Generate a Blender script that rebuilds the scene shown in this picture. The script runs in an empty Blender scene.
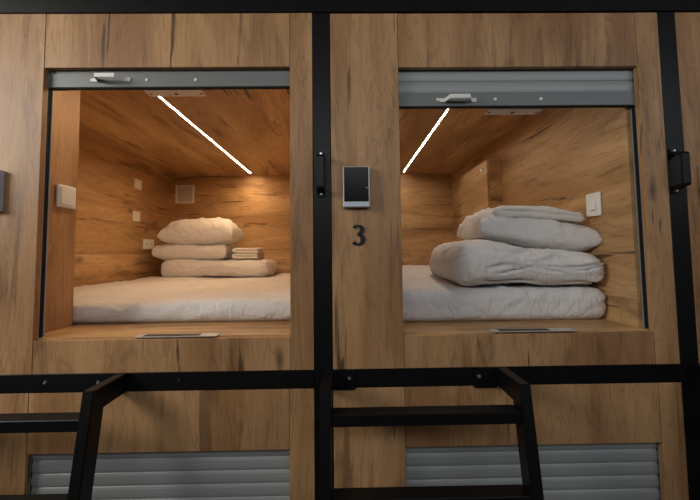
import bpy, bmesh, math, random
from mathutils import Vector, Matrix, noise
random.seed(4)
S = bpy.context.scene
COL = S.collection

# ------------------------------------------------------------ camera
cam_d = bpy.data.cameras.new('camera'); cam = bpy.data.objects.new('camera', cam_d); COL.objects.link(cam)
cam_d.sensor_width = 36; cam_d.lens = 18.0; cam_d.shift_y = -17.2 / 700
cam_d.clip_start = 0.02
yaw, pitch, roll = .0124, .0588, -.0121
fw = Vector((math.sin(yaw) * math.cos(pitch), math.cos(yaw) * math.cos(pitch), math.sin(pitch)))
rt = Vector((math.cos(yaw), -math.sin(yaw), 0)); up = rt.cross(fw)
r2 = rt * math.cos(roll) + up * math.sin(roll); u2 = -rt * math.sin(roll) + up * math.cos(roll)
M = Matrix((r2, u2, -fw)).transposed().to_4x4(); M.translation = Vector((0, -1.12, 1.5))
cam.matrix_world = M
S.camera = cam

# ------------------------------------------------------------ world, lights, exposure
w = bpy.data.worlds.new('world'); S.world = w; w.use_nodes = True
w.node_tree.nodes['Background'].inputs[0].default_value = (.9, .95, 1, 1)
w.node_tree.nodes['Background'].inputs[1].default_value = .05
def area(name, loc, target, sx, sy, power, colr):
    l = bpy.data.lights.new(name, 'AREA'); l.shape = 'RECTANGLE'; l.size = sx; l.size_y = sy
    l.energy = power; l.color = colr
    o = bpy.data.objects.new(name, l); COL.objects.link(o); o.location = loc
    o.rotation_euler = (Vector(target) - Vector(loc)).to_track_quat('-Z', 'Y').to_euler()
    return o
area('corridor_light', (-2.3, -1.15, 2.45), (-.9, 0, 1.6), 1.1, .9, 38, (1, .96, .88))
area('corridor_light', (1.7, -2.0, 2.6), (.8, 0, 1.5), 1.8, 1.1, 18, (.86, .92, 1))
area('corridor_light', (-.3, -2.3, 2.6), (0, 0, 1.5), 1.8, .6, 13, (.95, .97, 1))
S.view_settings.view_transform = 'Standard'; S.view_settings.look = 'None'
S.view_settings.gamma = 1; S.view_settings.use_curve_mapping = False
S.view_settings.exposure = 0.0
LED_L = ((1, .67, .38), 235.0)
LED_R = ((1, .84, .66), 105.0)

# ------------------------------------------------------------ materials
def lin(c):
    return tuple(((x / 255) / 12.92 if x / 255 <= .04045 else ((x / 255 + .055) / 1.055) ** 2.4) for x in c) + (1,)
def simple(name, rgb, rough=.5, metal=0, bump=0, bscale=40, coat=0):
    m = bpy.data.materials.new(name); m.use_nodes = True; nt = m.node_tree; b = nt.nodes['Principled BSDF']
    b.inputs['Base Color'].default_value = lin(rgb); b.inputs['Roughness'].default_value = rough
    b.inputs['Metallic'].default_value = metal; b.inputs['Coat Weight'].default_value = coat
    tc = nt.nodes.new('ShaderNodeTexCoord'); n = nt.nodes.new('ShaderNodeTexNoise')
    n.inputs['Scale'].default_value = bscale; n.inputs['Detail'].default_value = 3
    nt.links.new(tc.outputs['Object'], n.inputs['Vector'])
    mr = nt.nodes.new('ShaderNodeMapRange'); mr.inputs['To Min'].default_value = rough * .85; mr.inputs['To Max'].default_value = min(1, rough * 1.15)
    nt.links.new(n.outputs['Fac'], mr.inputs['Value']); nt.links.new(mr.outputs['Result'], b.inputs['Roughness'])
    if bump:
        bp = nt.nodes.new('ShaderNodeBump'); bp.inputs['Strength'].default_value = bump; bp.inputs['Distance'].default_value = .002
        nt.links.new(n.outputs['Fac'], bp.inputs['Height']); nt.links.new(bp.outputs['Normal'], b.inputs['Normal'])
    return m

def wood(name, grain, light, mid, dark, rough=.5, scale=1.0):
    """oak decor board, grain running along the axis 'x', 'y' or 'z'"""
    m = bpy.data.materials.new(name); m.use_nodes = True; nt = m.node_tree; N = nt.nodes; L = nt.links
    b = N['Principled BSDF']; tc = N.new('ShaderNodeTexCoord'); oi = N.new('ShaderNodeObjectInfo')
    def math_(op, a, c=None):
        n = N.new('ShaderNodeMath'); n.operation = op
        for i, v in enumerate((a, c)):
            if v is None: continue
            if isinstance(v, (int, float)): n.inputs[i].default_value = v
            else: L.new(v, n.inputs[i])
        return n.outputs[0]
    r = math_('MULTIPLY', oi.outputs['Random'], 37.0)
    cx = N.new('ShaderNodeCombineXYZ')
    for i in range(3): L.new(r, cx.inputs[i])
    add = N.new('ShaderNodeVectorMath'); add.operation = 'ADD'
    L.new(tc.outputs['Object'], add.inputs[0]); L.new(cx.outputs[0], add.inputs[1])
    ax = 'xyz'.index(grain)
    def mapped(along, across):
        mp = N.new('ShaderNodeMapping'); s = [across] * 3; s[ax] = along
        mp.inputs['Scale'].default_value = [v * scale for v in s]
        L.new(add.outputs[0], mp.inputs['Vector']); return mp.outputs[0]
    def nz(vec, sc, det=5, rg=.6, dist=0):
        n = N.new('ShaderNodeTexNoise'); n.inputs['Scale'].default_value = sc; n.inputs['Detail'].default_value = det
        n.inputs['Roughness'].default_value = rg; n.inputs['Distortion'].default_value = dist
        L.new(vec, n.inputs['Vector']); return n.outputs['Fac']
    def ramp(f, a, c):
        n = N.new('ShaderNodeMapRange'); n.interpolation_type = 'SMOOTHSTEP'
        n.inputs['From Min'].default_value = a; n.inputs['From Max'].default_value = c
        L.new(f, n.inputs['Value']); return n.outputs['Result']
    def mix(f, a, c):
        n = N.new('ShaderNodeMix'); n.data_type = 'RGBA'
        if isinstance(f, float): n.inputs[0].default_value = f
        else: L.new(f, n.inputs[0])
        for i, v in ((6, a), (7, c)):
            if isinstance(v, tuple): n.inputs[i].default_value = v
            else: L.new(v, n.inputs[i])
        return n.outputs[2]
    big = nz(mapped(.45, 2.6), 2.6, 3, .5, .7)                # broad tone bands
    colr = mix(ramp(big, .34, .66), lin(mid), lin(light))
    cath = nz(mapped(.75, 5.5), 1.7, 3, .55, 1.5)                # flowing figure
    w_ = N.new('ShaderNodeMath'); w_.operation = 'PINGPONG'; w_.inputs[1].default_value = .055
    L.new(cath, w_.inputs[0])
    colr = mix(math_('MULTIPLY', ramp(w_.outputs[0], .02, .0), .24), colr, lin(dark))
    fib = nz(mapped(3, 60), 2.2, 4, .6)                         # fine fibres
    colr = mix(math_('MULTIPLY', ramp(fib, .50, .80), .38), colr, lin(dark))
    st = nz(mapped(.9, 7), 2.1, 5, .6, .8)                      # long dark streaks
    colr = mix(math_('MULTIPLY', ramp(st, .54, .70), .62), colr, lin(dark))
    dk = tuple(v * .32 for v in lin(dark)[:3]) + (1,)
    ck = nz(mapped(1.5, 24), 1.4, 4, .5, .5)                   # cracks
    colr = mix(math_('MULTIPLY', ramp(ck, .655, .70), .75), colr, dk)
    mot = nz(mapped(6, 16), 1.5, 3, .55)                        # soft mottling
    colr = mix(math_('MULTIPLY', ramp(mot, .5, .8), .35), colr, lin(mid))
    v = N.new('ShaderNodeTexVoronoi'); v.inputs['Scale'].default_value = 1.0       # knots
    L.new(mapped(5, 12), v.inputs['Vector'])
    wob = nz(mapped(9, 22), 1.4, 3)
    d = math_('ADD', v.outputs['Distance'], math_('MULTIPLY', wob, .3))
    sep = N.new('ShaderNodeSeparateColor'); L.new(v.outputs['Color'], sep.inputs[0])
    on = math_('GREATER_THAN', sep.outputs[0], .88)
    colr = mix(math_('MULTIPLY', math_('MULTIPLY', ramp(d, .42, .16), on), .7), colr, dk)
    L.new(colr, b.inputs['Base Color'])
    b.inputs['Roughness'].default_value = rough
    bp = N.new('ShaderNodeBump'); bp.inputs['Strength'].default_value = .25; bp.inputs['Distance'].default_value = .001
    L.new(fib, bp.inputs['Height']); L.new(bp.outputs['Normal'], b.inputs['Normal'])
    return m

WL, WM, WD = (190, 147, 101), (154, 112, 72), (84, 55, 34)
IL, IM, ID = (208, 168, 118), (170, 130, 84), (80, 52, 28)
W_Z = wood('oak_vertical', 'z', WL, WM, WD)
W_X = wood('oak_across', 'x', IL, IM, ID, scale=.8)
W_Y = wood('oak_deep', 'y', IL, IM, ID, scale=.8)
EDGE = simple('oak_edge', (176, 140, 84), .6)
BLACK = simple('black_powder_coat', (11, 11, 12), .42)
BLACK.node_tree.nodes['Principled BSDF'].inputs['Specular IOR Level'].default_value = .3
ALU = simple('grey_aluminium', (158, 161, 160), .48, .12)
ALU_D = simple('rail_aluminium', (118, 120, 119), .5, .15)
STEEL = simple('light_steel', (205, 203, 198), .35, .4)
SCREW = simple('zinc_screw', (190, 190, 188), .3, .8)
DARKP = simple('dark_plastic', (38, 36, 35), .5)
BRUSH = simple('brush_seal', (10, 10, 12), .9)
WHITEP = simple('white_plastic', (236, 233, 228), .35)
GREYP = simple('grey_plastic', (196, 204, 218), .4)
GLASSB = simple('black_screen', (7, 7, 8), .25, 0, 0, 10)
GLASSB.node_tree.nodes['Principled BSDF'].inputs['Specular IOR Level'].default_value = .2
VENTM = simple('grey_mesh', (206, 198, 186), .8, 0, .6, 900)
NUMB = simple('black_number', (16, 16, 17), .4)

def cloth(name, rgb, s1=5, s2=7, k=.6, crease=.36):
    m = bpy.data.materials.new(name); m.use_nodes = True; nt = m.node_tree; N = nt.nodes; L = nt.links
    b = N['Principled BSDF']; b.inputs['Base Color'].default_value = lin(rgb); b.inputs['Roughness'].default_value = .9
    b.inputs['Sheen Weight'].default_value = .15
    tc = N.new('ShaderNodeTexCoord'); last = None
    def noise_(sc, det, dist, rot, stretch):
        mp = N.new('ShaderNodeMapping'); mp.inputs['Rotation'].default_value = rot; mp.inputs['Scale'].default_value = stretch
        L.new(tc.outputs['Object'], mp.inputs['Vector'])
        n = N.new('ShaderNodeTexNoise'); n.inputs['Scale'].default_value = sc; n.inputs['Detail'].default_value = det
        n.inputs['Distortion'].default_value = dist; L.new(mp.outputs[0], n.inputs['Vector']); return n.outputs['Fac']
    def bump(h, st, ds):
        nonlocal last
        bp = N.new('ShaderNodeBump'); bp.inputs['Strength'].default_value = st; bp.inputs['Distance'].default_value = ds
        L.new(h, bp.inputs['Height'])
        if last: L.new(last, bp.inputs['Normal'])
        last = bp.outputs['Normal']
    bump(noise_(s1, 2, .8, (.3, .5, .2), (1, 1, 1.6)), k, .03)
    for rot, st, sc in (((.2, .7, .4), (1, 2.6, 1.2), s2), ((1.1, -.6, .9), (2.4, 1, 1), s2 * 1.7)):   # long thin creases
        f = noise_(sc, 1, .7, rot, st)
        a = N.new('ShaderNodeMath'); a.operation = 'SUBTRACT'; a.inputs[1].default_value = .5; L.new(f, a.inputs[0])
        c = N.new('ShaderNodeMath'); c.operation = 'ABSOLUTE'; L.new(a.outputs[0], c.inputs[0])
        r = N.new('ShaderNodeMapRange'); r.interpolation_type = 'SMOOTHSTEP'; r.inputs['From Max'].default_value = .07
        L.new(c.outputs[0], r.inputs['Value']); bump(r.outputs['Result'], crease, .004)
    bump(noise_(600, 2, 0, (0, 0, 0), (1, 1, 1)), .12, .0006)
    L.new(last, b.inputs['Normal'])
    return m
COTTON = cloth('white_cotton', (222, 218, 214))
TOWEL = cloth('white_terry', (222, 216, 208), 9, 14, .3, .25)

def led_mat(name, c, s):
    m = bpy.data.materials.new(name); m.use_nodes = True; nt = m.node_tree
    b = nt.nodes['Principled BSDF']; b.inputs['Base Color'].default_value = (.9, .9, .9, 1)
    b.inputs['Emission Color'].default_value = c + (1,); b.inputs['Emission Strength'].default_value = s
    return m

# ------------------------------------------------------------ helpers
def box(bm, x0, x1, y0, y1, z0, z1, bev=0, seg=1):
    n0 = len(bm.verts)
    r = bmesh.ops.create_cube(bm, size=1)
    vs = r['verts']
    for v in vs:
        v.co = Vector(((x0 + x1) / 2 + v.co.x * (x1 - x0), (y0 + y1) / 2 + v.co.y * (y1 - y0), (z0 + z1) / 2 + v.co.z * (z1 - z0)))
    if bev:
        es = list({e for v in vs for e in v.link_edges})
        bmesh.ops.bevel(bm, geom=es, offset=bev, segments=seg, profile=.5, affect='EDGES')
def cyl(bm, c, axis, r, h, n=16, r2=None):
    q = Vector((0, 0, 1)).rotation_difference(Vector(axis)).to_matrix().to_4x4()
    bmesh.ops.create_cone(bm, cap_ends=True, segments=n, radius1=r, radius2=r if r2 is None else r2, depth=h,
                          matrix=Matrix.Translation(Vector(c)) @ q)
def sweep_x(bm, prof, x0, x1, closed=True):
    """extrude a closed (y,z) profile along x"""
    a = [bm.verts.new((x0, p[0], p[1])) for p in prof]; c = [bm.verts.new((x1, p[0], p[1])) for p in prof]
    n = len(prof)
    for i in range(n if closed else n - 1):
        j = (i + 1) % n; bm.faces.new((a[i], a[j], c[j], c[i]))
    if closed:
        bm.faces.new(list(reversed(a))); bm.faces.new(c)
ORG = {}
def obj(name, bm, mat, parent=None, smooth=False, origin=None):
    bmesh.ops.recalc_face_normals(bm, faces=bm.faces[:])
    if parent is not None: o0 = ORG[parent.name]
    elif origin is not None: o0 = Vector(origin)
    else:
        xs = [v.co for v in bm.verts]
        o0 = Vector(((min(p.x for p in xs) + max(p.x for p in xs)) / 2, (min(p.y for p in xs) + max(p.y for p in xs)) / 2, min(p.z for p in xs)))
    for v in bm.verts: v.co -= o0
    me = bpy.data.meshes.new(name); bm.to_mesh(me); bm.free()
    me.materials.append(mat)
    if smooth:
        for p in me.polygons: p.use_smooth = True
    o = bpy.data.objects.new(name, me); COL.objects.link(o)
    ORG[o.name] = o0
    if parent is not None: o.parent = parent
    else: o.location = o0
    return o
def tag(o, label, cat, group=None):
    o['label'] = label; o['category'] = cat
    if group: o['group'] = group
    return o
def thing(name, loc, label, cat, group=None):
    o = bpy.data.objects.new(name, None); COL.objects.link(o); o.location = loc; o.empty_display_size = .05
    ORG[o.name] = Vector(loc)
    return tag(o, label, cat, group)
def struct(name, bm, mat):
    o = obj(name, bm, mat); o['kind'] = 'structure'; return o
def B(*a, **k):
    bm = bmesh.new(); box(bm, *a, **k); return bm
def dup(root, loc, label):
    r = root.copy(); COL.objects.link(r); r.location = loc; r['label'] = label; ORG[r.name] = Vector(loc)
    for ch in list(root.children):
        c = ch.copy(); COL.objects.link(c); c.parent = r
        for g in ch.children:
            d = g.copy(); COL.objects.link(d); d.parent = c
    return r

# ------------------------------------------------------------ the room
ROOMF = simple('grey_floor', (96, 92, 88), .5, 0, .2, 60)
ROOMC = simple('dark_ceiling', (70, 68, 66), .8)
ROOMW = simple('corridor_wall', (120, 116, 110), .8)
struct('floor', B(-3.6, 3.4, -2.6, 2.2, -.05, 0), ROOMF)
struct('ceiling', B(-3.6, 3.4, -2.6, 2.2, 2.72, 2.78), ROOMC)
struct('wall_back', B(-3.6, 3.4, -2.66, -2.6, 0, 2.72), ROOMW)

# ------------------------------------------------------------ black steel frame
fr = thing('steel_frame', (-.074, .03, 0), 'black square tube steel frame that holds the wooden sleeping capsules in two rows', 'frame')
PX = [(-1.618, -1.56), (-.103, -.045), (1.057, 1.116), (2.22, 2.278)]
for a, c in PX:
    obj('post', B(a, c, .0, .058, 0, 2.30, bev=.002), BLACK, fr)
obj('top_beam', B(-3.0, 2.6, -.004, .058, 2.30, 2.72, bev=.002), BLACK, fr)
xs = [-3.0, -1.618] + [v for p in PX[:] for v in p][2:]
for a, c in ((-1.56, -.103), (-.045, 1.057), (1.116, 2.22)):
    obj('cross_rail', B(a, c, -.001, .05, 1.0805, 1.1375, bev=.0015), BLACK, fr)
for x in (-.934, -.522):
    bm = bmesh.new(); cyl(bm, (x, -.003, 1.113), (0, -1, 0), .006, .006, 12, .004); obj('bolt', bm, DARKP if x > -.6 else ALU_D, fr)
def grab(xc):
    # flat strap: foot - slanted end - grip - slanted end - foot
    bm = bmesh.new(); w2 = .012; t = .006
    pts = [(0, 1.838), (-.006, 1.838), (-.0065, 1.824), (-.042, 1.815), (-.046, 1.808), (-.046, 1.703), (-.042, 1.696), (-.0065, 1.688), (-.006, 1.675), (0, 1.675)]
    inner = [(0, 1.809), (-.0, 1.809), (-.029, 1.797), (-.033, 1.791), (-.033, 1.719), (-.029, 1.712), (0, 1.700)]
    # closed outline: outer strap then inner back
    pts = [(a, 1.7565 + (b_ - 1.7565) * .9) for a, b_ in pts]
    prof = pts + [(a, 1.7565 + (b_ - 1.7565) * .9) for a, b_ in [(0, 1.698), (-.035, 1.705), (-.039, 1.710), (-.039, 1.801), (-.035, 1.807), (0, 1.815)]]
    sweep_x(bm, prof, xc - w2, xc + w2)
    bmesh.ops.bevel(bm, geom=[e for e in bm.edges if abs(e.verts[0].co.x - e.verts[1].co.x) < 1e-6], offset=.0012, segments=1, affect='EDGES')
    h = obj('grab_handle', bm, BLACK, fr); h['label'] = 'black strap grab handle screwed to the post'
    for z in (1.8225, 1.6905):
        bm = bmesh.new(); cyl(bm, (xc, -.0075, z), (0, -1, 0), .005, .004, 12, .0035); obj('screw', bm, SCREW, h)
grab(-.077); grab(1.076)

# ------------------------------------------------------------ roller shutters and fronts
def curtain(x0, x1, z0, z1, pitch=.0405, y=.026):
    """slatted curtain, slats counted from the bottom"""
    bm = bmesh.new(); prof = []
    n = int(math.ceil((z1 - z0) / pitch))
    for i in range(n):
        zb = z0 + i * pitch
        for f, d in ((.02, .0035), (.05, .0012), (.1, .0004), (.25, -.0012), (.5, -.0018), (.75, -.0012), (.86, .0002), (.93, .0014), (.985, .0032)):
            z = zb + f * pitch
            if z < z1: prof.append((y + d, z))
    prof.append((y, z1))
    back = [(y + .009, z1), (y + .009, z0)]
    sweep_x(bm, prof + back, x0, x1)
    return bm
def shutter(cap, x0, x1, zb, ztop, rail_h=.047, handle=None, screws=(), first_gap=0):
    s = obj('roller_shutter', curtain(x0 - .008, x1 + .008, zb + rail_h, ztop), ALU, cap)
    s['label'] = 'grey slatted aluminium roller shutter'
    obj('bottom_bar', B(x0 - .008, x1 + .008, .019, .037, zb, zb + rail_h - .0008, bev=.0012), ALU_D, s)
    obj('rubber_seal', B(x0 - .004, x1 + .004, .022, .034, zb - .0035, zb), BRUSH, s)
    if handle:
        hx, hz = handle; bm = bmesh.new()
        # bent strap pull seen from the front: two feet and a raised grip
        prof = [(-.062, 0), (-.044, 0), (-.034, -.032), (.030, -.032), (.046, 0), (.062, 0), (.062, .003), (.048, .003), (.032, -.028), (-.036, -.028), (-.046, .003), (-.062, .003)]
        z0, z1 = hz, hz + .013
        a = [bm.verts.new((hx + p[0], .0155 + p[1], z0)) for p in prof]; c = [bm.verts.new((hx + p[0], .0155 + p[1], z1)) for p in prof]
        for i in range(12): j = (i + 1) % 12; bm.faces.new((a[i], a[j], c[j], c[i]))
        for q in (a, c):
            for f in ((0, 1, 10, 11), (1, 2, 9, 10), (2, 3, 8, 9), (3, 4, 7, 8), (4, 5, 6, 7)):
                bm.faces.new([q[i] for i in f])
        bmesh.ops.recalc_face_normals(bm, faces=bm.faces[:])
        h = obj('pull_handle', bm, WHITEP, s); h['label'] = 'pale bent pull handle'
    for sx, sz in screws:
        bm = bmesh.new(); cyl(bm, (sx, .0175, sz), (0, -1, 0), .0058, .003, 14, .0045); obj('screw', bm, WHITEP, s)
    return s

TH = .018
def front(cap, xa, xb, oa, ob, z0, z1, oz0, oz1):
    """stiles and rails round an opening oa..ob, oz0..oz1"""
    g = .0006; bv = .0008
    obj('left_stile', B(xa + .001, oa - g, 0, TH, z0, z1, bev=bv), W_Z, cap)
    obj('right_stile', B(ob + g, xb - .001, 0, TH, z0, z1, bev=bv), W_Z, cap)
    obj('top_rail', B(oa + g, ob - g, .0008, TH, oz1, z1, bev=bv), W_Z, cap)
    obj('bottom_rail', B(oa + g, ob - g, .0008, TH, z0, oz0, bev=bv), W_Z, cap)
    for s, x in ((-1, oa), (1, ob)):
        bm = bmesh.new()
        xo = x + s * .024
        a0, a1 = sorted((x + s * .0005, xo))
        box(bm, a0, a1, TH + .0005, TH + .002, oz0, oz1 + .05)        # front flange
        box(bm, a0, a1, .0375, .042, oz0, oz1 + .05)                  # rear flange
        b0, b1 = sorted((xo, xo - s * .002)); box(bm, b0, b1, TH + .0005, .042, oz0, oz1 + .05)
        gd = obj('shutter_guide', bm, ALU, cap); gd['label'] = 'aluminium shutter guide channel'
        c0, c1 = sorted((x + s * .0025, x + s * .0215))
        obj('brush_strip', B(c0, c1, TH + .0022, .0373, oz0, oz1 + .05), BRUSH, gd)

def strike(cap, x0, x1, d0, d1, z):
    p = obj('strike_plate', B(x0, x1, .006, .046, z, z + .0025, bev=.0008), STEEL, cap); p['label'] = 'light steel strike plate set in the sill'
    bm = B(d0, d1, .012, .040, z + .0026, z + .0032); obj('slot', bm, DARKP, p)
def lockplate(sh, x0, x1, z, mat):
    p = obj('lock_plate', B(x0, x1, .038, .086, z, z + .003, bev=.0008), mat, sh)
    for x in (x0 + .012, (x0 + x1) / 2, x1 - .012):
        bm = bmesh.new(); cyl(bm, (x, .066, z - .0004), (0, 0, 1), .0045 if abs(x - (x0 + x1) / 2) > .01 else .007, .0008, 12)
        obj('key_hole', bm, DARKP, sh)

PALE = simple('pale_plate', (232, 228, 224), .6)
FZ, CZ, BY = 1.243, 2.21, 2.0
# --- left capsule (open, warm light)
capL = thing('sleeping_capsule', (-.83, 0, 1.1375), 'open upper sleeping capsule at left, oak boards, warm orange light inside', 'sleeping capsule', 'oak sleeping capsules')
front(capL, -1.56, -.103, -.978, -.178, 1.1375, 2.30, FZ - .004, 2.117)
obj('floor_panel', B(-1.578, -.103, TH + .0005, BY, FZ - .018, FZ), W_X, capL)
obj('ceiling_panel', B(-1.578, -.103, .06, BY, CZ, CZ + .018), W_Y, capL)
obj('back_wall', B(-1.578, -.103, BY, BY + .018, FZ - .018, CZ + .018), W_X, capL)
obj('upper_side_wall', B(-1.578, -1.56, .22, BY, 1.516, CZ), W_Y, capL)
obj('lower_side_wall', B(-1.576, -1.550, .22, BY, FZ, 1.5145, bev=.001), W_Y, capL)
obj('side_wall', B(-.121, -.103, .06, BY, FZ, CZ), W_Y, capL)
obj('jamb_board', B(-1.043, -1.025, .0435, .2195, FZ, CZ, bev=.001), W_Z, capL)
obj('jamb_return', B(-1.56, -1.0435, .20, .218, FZ, CZ), W_Z, capL)
shL = shutter(capL, -.978, -.178, 2.060, 2.20, handle=(-.770, 2.077), screws=((-.655, 2.083), (-.493, 2.083), (-.836, 2.083)))
lockplate(shL, -.678, -.482, 2.057, PALE)
strike(capL, -.672, -.412, -.648, -.470, FZ)
# --- right capsule (open, number 3)
capR = thing('sleeping_capsule', (.5, 0, 1.1375), 'open upper sleeping capsule number 3, oak boards, right of the central black post', 'sleeping capsule', 'oak sleeping capsules')
front(capR, -.045, 1.057, .180, .979, 1.1375, 2.297, FZ - .005, 2.112)
obj('floor_panel', B(.027, .985, TH + .0005, BY, FZ - .018, FZ), W_X, capR)
obj('ceiling_panel', B(.027, .985, .06, BY, CZ, CZ + .018), W_Y, capR)
obj('back_wall', B(.027, .985, BY, BY + .018, FZ - .018, CZ + .018), W_X, capR)
obj('side_wall', B(.027, .045, .06, BY, FZ, CZ), W_Y, capR)
obj('side_wall', B(.967, .985, .0435, BY, FZ, CZ), W_Y, capR)
shR = shutter(capR, .180, .979, 1.988, 2.20, handle=(.380, 2.000), screws=((.506, 2.010), (.661, 2.010), (.313, 2.010)))
lockplate(shR, .492, .680, 1.983, PALE)
strike(capR, .470, .735, .492, .655, FZ)
# --- right-hand neighbour, upper
capN = thing('sleeping_capsule', (1.67, 0, 1.1375), 'upper sleeping capsule at the far right edge, only its oak side board in view', 'sleeping capsule', 'oak sleeping capsules')
front(capN, 1.116, 2.22, 1.34, 2.14, 1.1375, 2.297, FZ - .005, 2.112)
shutter(capN, 1.34, 2.14, 1.245, 2.16)
# --- lower row
for xa, xb, oa, ob, lb in ((-1.56, -.103, -.985, -.181, 'closed lower sleeping capsule at left, grey shutter down behind the left ladder'),
                           (-.045, 1.057, .179, .984, 'closed lower sleeping capsule right of centre, grey shutter down behind the middle ladder'),
                           (1.116, 2.22, 1.34, 2.14, 'closed lower sleeping capsule cut off at the far right edge')):
    c = thing('sleeping_capsule', ((xa + xb) / 2, 0, .04), lb, 'sleeping capsule', 'oak sleeping capsules')
    front(c, xa, xb, oa, ob, .04, 1.080, .12, .897)
    shutter(c, oa, ob, .128, .94)

# ------------------------------------------------------------ LED strips
def strip(x, c, s, label):
    t = thing('light_strip', (x, 1.0, CZ), label, 'light', 'ceiling light strips')
    t.location.z = CZ - .004; ORG[t.name] = Vector((x, 1.0, CZ - .004))
    bm = bmesh.new(); box(bm, x - .0055, x - .0036, .20, 1.90, CZ - .004, CZ); box(bm, x + .0036, x + .0055, .20, 1.90, CZ - .004, CZ)
    obj('housing', bm, ALU, t)
    obj('diffuser', B(x - .0035, x + .0035, .201, 1.899, CZ - .0032, CZ - .0003), led_mat('led_glow', c, s), t)
strip(-.822, *LED_L, 'bright linear ceiling light strip in the left capsule with orange glow')
strip(.513, *LED_R, 'bright linear ceiling light strip in capsule number 3')

# ------------------------------------------------------------ ladders
def ladder(x0, x1, label):
    t = thing('bunk_ladder', ((x0 + x1) / 2, -.25, 0), label, 'ladder', 'black bunk ladders')
    sw = .031; k = .167
    def yf(z): return -.150 - (1.139 - z) * k           # front of the stringer
    for x in (x0, x1 - sw):
        bm = bmesh.new()
        prof = [(-.0015, 1.139), (yf(1.139), 1.139), (yf(0), 0), (yf(0) + .05, 0), (yf(1.083) + .048, 1.083), (-.0015, 1.083)]
        sweep_x(bm, prof, x, x + sw)
        bmesh.ops.bevel(bm, geom=bm.edges[:], offset=.002, segments=2, affect='EDGES')
        obj('stringer', bm, BLACK, t)
    for i, z in enumerate((1.068, .872, .676, .48, .286)):
        bm = bmesh.new(); f = yf(z) + .004
        box(bm, x0 + sw, x1 - sw, f, f + .050, z - .031, z, bev=.0015)
        obj('rung', bm, BLACK, t)
    for a, c, s in ((x0 + sw, x0 + sw + .070, x0 + sw + .052), (x1 - sw - .072, x1 - sw, x1 - sw - .056)):
        p = obj('wall_plate', B(a, c, -.007, -.0015, 1.0765, 1.138, bev=.0008), BLACK, t)
        bm = bmesh.new(); cyl(bm, (s, -.009, 1.112), (0, -1, 0), .006, .005, 12, .004); obj('screw', bm, SCREW, p)
    return t
lad = ladder(-.076, .499, 'black steel ladder below capsule number 3, hooked to the cross rail')
o_ = lad.location.copy()
dup(lad, (o_.x - 1.179, o_.y, o_.z), 'black steel ladder at left, its right stringer below the orange lit capsule')
dup(lad, (o_.x + 1.163, o_.y, o_.z), 'black steel ladder at the far right edge, only its top corner in view')

# ------------------------------------------------------------ card readers and the number
def reader(x0, label):
    x1 = x0 + .086; z0, z1 = 1.645, 1.777
    t = thing('card_reader', ((x0 + x1) / 2, -.01, z0), label, 'card reader', 'door card readers')
    obj('body', B(x0, x1, -.022, -.0005, z0, z1, bev=.004, seg=3), GREYP if x0 < -.5 else STEEL, t)  # left casing gets a paler blue-grey, imitating light on its side
    obj('screen', B(x0 + .004, x1 - .004, -.0235, -.0215, z0 + .0185, z1 - .0035, bev=.0006), GLASSB, t)
    obj('chin', B(x0 + .002, x1 - .002, -.0240, -.0218, z0 + .002, z0 + .0175, bev=.0006), GREYP, t)
    bm = bmesh.new(); cyl(bm, (x1 - .010, -.0238, z0 + .062), (0, -1, 0), .0018, .0006, 10); obj('indicator', bm, WHITEP, t)
reader(-.0075, 'black screen card reader in silver casing above the number 3')
reader(-1.171, 'card reader cut off by the left edge of the photo, grey side showing')
reader(1.1555, 'card reader at the far right edge, beside the black grab handle')

def numeral():
    # strokes of a 3 as a variable width ribbon, x centre .041, z 1.523..1.594
    cx, zb, H = .041, 1.525, .0665
    cl = []
    def arc(x, z, rx, rz, a0, a1, n):
        for i in range(n + 1):
            a = math.radians(a0 + (a1 - a0) * i / n); cl.append((x + rx * math.cos(a), z + rz * math.sin(a)))
    arc(-.02, .755, .20, .185, 155, -62, 16)
    n1 = len(cl)
    arc(-.03, .285, .245, .235, 72, -150, 18)
    Lp, Rp = [], []
    n = len(cl)
    for i, (x, z) in enumerate(cl):
        a = cl[max(i - 1, 0)]; c = cl[min(i + 1, n - 1)]
        d = Vector((c[0] - a[0], c[1] - a[1])).normalized(); nn = Vector((-d.y, d.x))
        wv = .050 + .072 * abs(nn.x) ** 1.3
        if i < 2 or i > n - 3: wv = max(wv, .075)
        Lp.append((x + nn.x * wv, z + nn.y * wv)); Rp.append((x - nn.x * wv, z - nn.y * wv))
    bm = bmesh.new(); V = {}
    for s, y in (('f', -.003), ('b', -.0003)):
        V[s] = [[bm.verts.new((cx + p[0] * H, y, zb + p[1] * H)) for p in q] for q in (Lp, Rp)]
    for i in range(n - 1):
        bm.faces.new((V['f'][0][i], V['f'][0][i + 1], V['f'][1][i + 1], V['f'][1][i]))
        bm.faces.new((V['b'][0][i], V['b'][1][i], V['b'][1][i + 1], V['b'][0][i + 1]))
        for q in (0, 1):
            bm.faces.new((V['f'][q][i], V['b'][q][i], V['b'][q][i + 1], V['f'][q][i + 1]))
    for i in (0, n - 1):
        bm.faces.new((V['f'][0][i], V['f'][1][i], V['b'][1][i], V['b'][0][i]))
    tag(obj('room_number', bm, NUMB), 'black numeral 3 fixed to the oak board below the card reader', 'number')
numeral()

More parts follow.
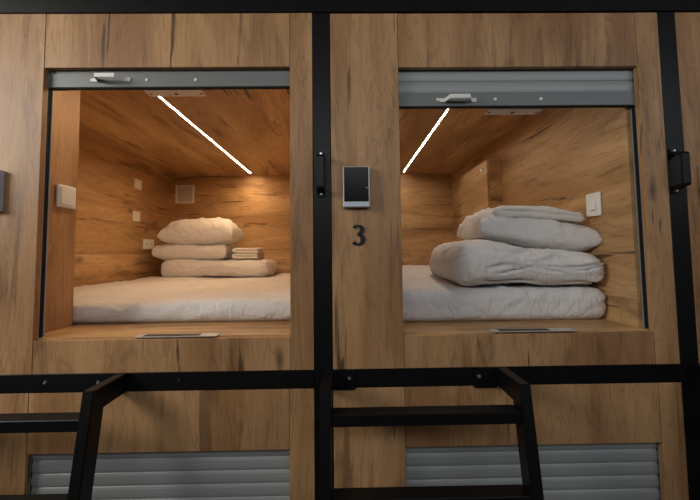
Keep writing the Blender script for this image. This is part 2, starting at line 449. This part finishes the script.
# ------------------------------------------------------------ switches, sockets, vent, cabinet
def plate_on_x(name, x, s, y0, y1, z0, z1, label, cat, rocker=True, sockets=0, group=None):
    """wall plate on a wall facing s along x"""
    t = thing(name, (x, (y0 + y1) / 2, z0), label, cat, group)
    def bx(a, c, *r, **k):
        p, q = sorted((x + s * a, x + s * c)); return B(p, q, *r, **k)
    obj('face_plate', bx(.0003, .009, y0, y1, z0, z1, bev=.0043, seg=4), WHITEP, t)
    if rocker:
        w_ = (y1 - y0) * .12; h_ = (z1 - z0) * .13
        obj('rocker', bx(.0085, .0125, y0 + w_, y1 - w_, z0 + h_, z1 - h_, bev=.0015), WHITEP, t)
    for i in range(sockets):
        yc = y0 + (y1 - y0) * (i + .5) / sockets
        bm = bmesh.new(); cyl(bm, (x + s * .0095, yc, (z0 + z1) / 2), (s, 0, 0), .019, .002, 20)
        so = obj('socket', bm, WHITEP, t)
        bm = bmesh.new()
        for d in (-.008, .008): cyl(bm, (x + s * .0106, yc + d, (z0 + z1) / 2), (s, 0, 0), .0035, .0006, 10)
        obj('pin_hole', bm, DARKP, so)
    return t
plate_on_x('light_switch', -1.025, 1, .120, .205, 1.678, 1.760, 'white rocker light switch on the oak jamb at the left opening', 'switch')
plate_on_x('light_switch', -1.56, 1, 1.455, 1.545, 1.998, 2.075, 'small white switch on left capsule side wall, the upper of two plates', 'switch')
plate_on_x('wall_plate', -1.56, 1, 1.445, 1.535, 1.757, 1.832, 'blank white plate on left capsule side wall, below the small switch', 'wall plate', rocker=False)
plate_on_x('power_outlet', -1.56, 1, 1.585, 1.735, 1.553, 1.630, 'white double power outlet on side wall beside the left pillow stack', 'outlet', rocker=False, sockets=2)
sw = plate_on_x('light_switch', .967, -1, .178, .256, 1.632, 1.722, 'white light switch on the right wall above the folded bedding of capsule 3', 'switch', rocker=False)
obj('rocker', B(.950, .9585, .198, .226, 1.655, 1.688, bev=.002), WHITEP, sw)

v = thing('air_vent', (-1.43, BY, 1.963), 'square air vent with pale frame on back wall above the left pillows', 'vent')
bm = bmesh.new()
for a in ((-1.512, -1.348, 2.112, 2.126), (-1.512, -1.348, 1.963, 1.977), (-1.512, -1.498, 1.977, 2.112), (-1.362, -1.348, 1.977, 2.112)):
    box(bm, a[0], a[1], BY - .012, BY - .0005, a[2], a[3], bev=.001)
obj('frame', bm, simple('vent_frame', (236, 230, 222), .5), v)
bm = bmesh.new(); box(bm, -1.498, -1.362, BY - .006, BY - .001, 1.977, 2.112)
for i in range(16):
    z = 1.981 + i * .0082; box(bm, -1.498, -1.362, BY - .0085, BY - .006, z, z + .004)
obj('grille', bm, VENTM, v)

cb = thing('wall_cabinet', (.921, 1.24, 1.42), 'shallow oak wall cabinet with small lock on the right wall of capsule 3', 'cabinet')
bm = bmesh.new(); box(bm, .892, .9665, 1.0, 1.48, 1.42, 2.068, bev=.001); obj('body', bm, W_X, cb)
dr = obj('door', B(.874, .891, 1.0, 1.48, 1.42, 2.068, bev=.001), W_Y, cb)
bm = bmesh.new()
for y in (1.052, 1.078): cyl(bm, (.870, y, 2.018), (-1, 0, 0), .011, .008, 16, .009)
obj('lock', bm, SCREW, dr)

# ------------------------------------------------------------ soft things
def nz(p, s, o=0): return noise.noise(Vector((p[0] * s + o, p[1] * s + o * 1.7, p[2] * s - o)))
def ridge(p, sx, sy, sz, o=0):
    v = noise.noise(Vector((p[0] * sx + o, p[1] * sy + o * 1.3, p[2] * sz + o * .7)))
    return (1 - min(1, abs(v) * 4)) ** 2
def soft_box(x0, x1, y0, y1, z0, z1, r, step, fn):
    """rounded block with an even quad skin; fn(point, normal) -> displaced point"""
    bm = bmesh.new(); c = Vector(((x0 + x1) / 2, (y0 + y1) / 2, (z0 + z1) / 2)); h = Vector(((x1 - x0) / 2, (y1 - y0) / 2, (z1 - z0) / 2))
    cache = {}
    n = [max(2, int(round(2 * h[i] / (step if i < 2 else step * .6)))) for i in range(3)]
    def P(p):
        k = tuple(round(v, 5) for v in p)
        if k not in cache:
            q = Vector([max(-h[i] + r, min(h[i] - r, p[i])) for i in range(3)])
            d = Vector(p) - q
            nn = d.normalized() if d.length > 1e-9 else Vector((0, 0, 1))
            pos = q + nn * (r if d.length > 1e-9 else 0)
            cache[k] = bm.verts.new(fn(c + pos, nn))
        return cache[k]
    for ax in range(3):
        u, w_ = (ax + 1) % 3, (ax + 2) % 3
        for s in (-1, 1):
            for i in range(n[u]):
                for j in range(n[w_]):
                    qs = []
                    for a, b_ in ((0, 0), (1, 0), (1, 1), (0, 1)):
                        p = [0, 0, 0]; p[ax] = s * h[ax]
                        p[u] = -h[u] + 2 * h[u] * (i + a) / n[u]; p[w_] = -h[w_] + 2 * h[w_] * (j + b_) / n[w_]
                        qs.append(P(p))
                    if len(set(qs)) == 4: bm.faces.new(qs)
    return bm

def mattress(x0, x1, y0, y1, z0, z1, label, so, rise=.0, name='mattress'):
    def fn(p, n):
        t = max(0, (p.z - z0) / (z1 - z0))
        amp = t * .006
        d = nz(p, 3.0, so) * .012 * t + ridge(p, 5, 9, 9, so) * amp + ridge(p, 11, 6, 16, so + 5) * amp * .6
        # diagonal pulls down the front of the fitted sheet
        if n.y < -.3:
            d += ridge((p.x - p.z * 1.5, 0, p.z), 9, 1, 5, so + 2) * .006 * min(1, t * 2 + .1) - .003
        q = p + n * d
        q.z += rise * t * min(1, max(0, (p.y - y0) / .5))
        q.z = max(z0, q.z); q.x = max(x0, min(x1, q.x))
        if q.x < -1.015: q.y = max(y0, q.y)
        return q
    o = obj(name, soft_box(x0, x1, y0, y1, z0, z1, min(.036, (z1 - z0) * .47), .015, fn), COTTON, None, True)
    return tag(o, label, 'mattress', 'mattresses in the capsules')
mattress(-1.545, -.132, .222, 1.985, FZ + .0005, 1.322, 'wide low mattress under creased white sheet in the orange lit left capsule', 3, .008)
mattress(.052, .9665, .163, 1.985, FZ + .0005, 1.357, 'thick narrow mattress under white sheet in capsule number 3', 8, .03)

def pillow(cx, cy, cz, W, D, T, rot, tilt, so, name, label, cat, group=None, squash=.5, mat=None, pw=.5, plump=0):
    """cz is the underside; W, D half sizes, T full thickness"""
    bm = bmesh.new(); nu, nv = 64, 44
    Rm = Matrix.Rotation(rot, 3, 'Z') @ Matrix.Rotation(tilt, 3, 'Y')
    def pt(i, j, s):
        u = -1 + 2 * i / nu; v = -1 + 2 * j / nv
        # gather the grid towards the seams
        u = math.sin(u * math.pi / 2) * .5 + u * .5; v = math.sin(v * math.pi / 2) * .5 + v * .5
        prof = max(0, (1 - abs(u) ** 3.4)) ** (pw * .8) * max(0, (1 - abs(v) ** 2.6)) ** (pw * 1.1)
        x = W * u * (1 - .07 * (1 - v * v)); y = D * v * (1 - .10 * (1 - u * u))
        top = T * (1 - squash) * prof; bot = T * squash * prof
        z = T * squash + (top if s > 0 else -bot)
        z += plump * (u * .5) * prof
        p = Vector((x, y, z))
        e = max(abs(u), abs(v))
        wr = ridge((x, y, z), 6, 13, 9, so) * .012 + ridge((x, y, z), 15, 6, 10, so + 3) * .010 * e + nz(p, 5, so) * .012
        if abs(u) > .55: wr += math.sin(v * 19 + so + nz(p, 9, so) * 3) * .006 * (abs(u) - .55) / .45
        if abs(v) > .55: wr += math.sin(u * 23 + so + nz(p, 9, so) * 4) * .005 * (abs(v) - .55) / .45
        wr *= prof ** .5
        if s < 0: wr *= .3
        p.z += s * wr
        p.y += nz(p, 6, so + 9) * .008; p.x += nz(p, 6, so + 4) * .008
        q = Vector((cx, cy, cz)) + Rm @ p; q.x = min(q.x, .9655)
        return q
    top = [[bm.verts.new(pt(i, j, 1)) for j in range(nv + 1)] for i in range(nu + 1)]
    bot = [[top[i][j] if i in (0, nu) or j in (0, nv) else bm.verts.new(pt(i, j, -1)) for j in range(nv + 1)] for i in range(nu + 1)]
    for g in (top, bot):
        for i in range(nu):
            for j in range(nv):
                q = (g[i][j], g[i + 1][j], g[i + 1][j + 1], g[i][j + 1])
                bm.faces.new(q)
    return tag(obj(name, bm, mat or COTTON, None, True), label, cat, group)

def sheetfold(path, t, y0, y1, so, name, label, cat, group=None, mat=None, amp=1.0, rot=0, end_t=None, taper=0):
    """a thick sheet folded along 'path' in x,z and running from y0 to y1"""
    # resample path
    P = [Vector((a, 0, b_)) for a, b_ in path]; seg = [(P[i + 1] - P[i]).length for i in range(len(P) - 1)]
    tot = sum(seg); N = max(40, int(tot / .012)); pts = []
    for k in range(N + 1):
        s = tot * k / N; i = 0
        while i < len(seg) - 1 and s > seg[i]: s -= seg[i]; i += 1
        pts.append(P[i].lerp(P[i + 1], min(1, s / seg[i])))
    for _ in range(2):
        pts = [pts[0]] + [(pts[i - 1] + pts[i] * 2 + pts[i + 1]) / 4 for i in range(1, N)] + [pts[-1]]
    tan = [(pts[min(i + 1, N)] - pts[max(i - 1, 0)]).normalized() for i in range(N + 1)]
    M_ = max(16, int((y1 - y0) / .014)); bm = bmesh.new(); rings = []
    xm = sum(p.x for p in pts) / len(pts); ym = (y0 + y1) / 2
    def ring(f, y):
        L_, R_ = [], []
        for i in range(N + 1):
            e = min(i, N - i) * tot / N; h = t / 2
            hh = h * math.sqrt(max(0.02, 1 - max(0, 1 - e / h) ** 2)) * f
            nn = Vector((-tan[i].z, 0, tan[i].x))
            # pts wander slightly in y, as loose edges do
            yo = y + nz((pts[i].x, i * .02, pts[i].z), 5, so) * .02 * amp
            for lst, s in ((L_, 1), (R_, -1)):
                p = pts[i] + nn * hh * s; p.y = yo
                wob = ridge((p.x, p.y, p.z), 8, 16, 14, so) * .006 + nz(p, 7, so) * .010
                p.x += nn.x * wob * amp * s * f; p.z += nn.z * wob * amp * s * f
                p.z += nz((p.x, p.y, 0), 4, so + 3) * .010 * amp
                d = Vector((p.x - xm, p.y - ym, 0)); d.rotate(Matrix.Rotation(rot, 3, 'Z'))
                lst.append(Vector((xm + d.x, ym + d.y, p.z)))
        return [bm.verts.new(p) for p in L_ + R_[::-1]]
    h = t / 2; ys = []
    for a in (5, 25, 50, 75): ys.append((math.sin(math.radians(a)), y0 + h * (1 - math.cos(math.radians(a)))))
    for k in range(M_ + 1): ys.append((1, y0 + h + (y1 - y0 - 2 * h) * k / M_))
    for a in (75, 50, 25, 5): ys.append((math.sin(math.radians(a)), y1 - h * (1 - math.cos(math.radians(a)))))
    rings = [ring(max(f, .08), y) for f, y in ys]
    n = len(rings[0])
    for a, c in zip(rings[:-1], rings[1:]):
        for i in range(n): j = (i + 1) % n; bm.faces.new((a[i], a[j], c[j], c[i]))
    for g in (rings[0], rings[-1]):
        m_ = N + 1
        for i in range(N): bm.faces.new((g[i], g[i + 1], g[n - 2 - i], g[n - 1 - i]))
    return tag(obj(name, bm, mat or COTTON, None, True), label, cat, group)

# left capsule stack
ZL = 1.337
def flat_path(xl, xr, zs, rev=False):
    """serpentine: layers at heights zs, folds alternating left and right"""
    out = []
    for i, z in enumerate(zs):
        a, c = (xr, xl) if i % 2 == 0 else (xl, xr)
        out.append((a, z)); out.append((c, z))
        if i < len(zs) - 1:
            z2 = zs[i + 1]; s = -1 if c == xl else 1; r_ = (z2 - z) / 2
            for a_ in (45, 90, 135):
                out.append((c + s * r_ * math.sin(math.radians(a_)), z + r_ - r_ * math.cos(math.radians(a_))))
    return out
pillow(-1.165, 1.68, ZL + .114, .275, .19, .145, .03, .0, 5, 'pillow', 'flatter white pillow in the middle of the left stack', 'pillow', 'bedding piled in the left capsule', squash=.5, pw=.30)
pillow(-1.120, 1.66, ZL + .232, .278, .185, .215, .02, -.01, 11, 'pillow', 'plump white pillow on top of the stack in the left capsule', 'pillow', 'bedding piled in the left capsule', squash=.36, pw=.42, plump=.01)
sheetfold(flat_path(-.845, -.665, [ZL + .143, ZL + .163]), .018, 1.53, 1.75, 7, 'folded_towel', 'lower folded white towel beside the left pillows', 'towel', 'towels in the left capsule', TOWEL, .25)
sheetfold(flat_path(-.845, -.660, [ZL + .185, ZL + .205]), .018, 1.53, 1.75, 9, 'folded_towel', 'upper folded white towel beside the left pillows', 'towel', 'towels in the left capsule', TOWEL, .25)

# right capsule stack
ZR = 1.374
def puffy_fold(x0, x1, y0, y1, z0, z1, r, so, drop, groove_from, n_gr, depth, label, group, lift=0, xmax=9):
    """a folded duvet: rounded roll on the left, stacked layers showing along the front and right"""
    H = z1 - z0
    def fn(p, n):
        t = (p.z - z0) / H; u = (p.x - x0) / (x1 - x0)
        side = max(0, -n.y) + max(0, n.x)
        f = min(1, max(0, (p.x - groove_from - .03 * nz((0, 0, p.z), 25, so)) / .05)) * min(1, side * 1.6)
        d = nz(p, 4, so) * .016 + ridge(p, 5, 14, 8, so) * .005 + ridge(p, 13, 10, 6, so + 4) * .004 * (1 - f)
        g = 0
        for k in range(n_gr):
            zc = (k + .8) / (n_gr + .6) + .26 * nz((p.x, p.y * .5, k * .55), 4.5, so) + .07 * nz((p.x, p.y, k * 2.3), 15, so + 2)
            fade = .75 + 1.9 * nz((p.x, k * 5.0, 0), 7, so + 7)
            g += math.exp(-((t - zc) / (.022 + .02 * nz((p.x, k, 0), 9, so + 1))) ** 2) * max(0, min(1, fade))
        d -= depth * min(1, g) * f * (1 - .55 * max(0, n.x))
        d += .010 * nz((p.x * .4, p.y * .4, p.z * 2.2), 14, so + 3) * f + .004 * f
        if n.x < -.2: d += .005 * math.sin(p.y * 60 + 5 * nz(p, 6, so)) * -n.x     # gathers round the roll
        q = p + n * d
        q.z += t * (-drop * max(0, u - .25) / .75 + lift * max(0, 1 - abs(u - .2) / .3))
        q.z = max(z0 - .004, q.z); q.x = min(q.x, xmax)
        return q
    return tag(obj('folded_duvet', soft_box(x0, x1, y0, y1, z0, z1, r, .0085, fn), COTTON, None, True), label, 'duvet', group)
puffy_fold(.410, .972, .146, .66, ZR, ZR + .150, .070, 4, .040, .48, 5, .021, 'thick white duvet folded in layers at the bottom of the stack in capsule 3', 'bedding piled in capsule 3', .022, .9655)
pillow(.762, .41, ZR + .136, .232, .20, .152, -.10, .10, 21, 'pillow', 'creased white pillow between duvet and towel in capsule 3', 'pillow', 'bedding piled in capsule 3', squash=.35, pw=.34, plump=-.04)
sheetfold([(.945, ZR + .250), (.80, ZR + .266), (.64, ZR + .276), (.605, ZR + .286), (.64, ZR + .298), (.80, ZR + .288), (.94, ZR + .264)], .023, .24, .48, 6, 'folded_towel', 'thin folded white towel on top of the bedding stack in capsule 3', 'towel', 'bedding piled in capsule 3', TOWEL, .6, -.10)
puffy_fold(-1.395, -.585, 1.50, 1.94, ZL, ZL + .128, .055, 2, .012, -.66, 2, .010, 'folded white duvet at the bottom of the left stack, widest of it', 'bedding piled in the left capsule')
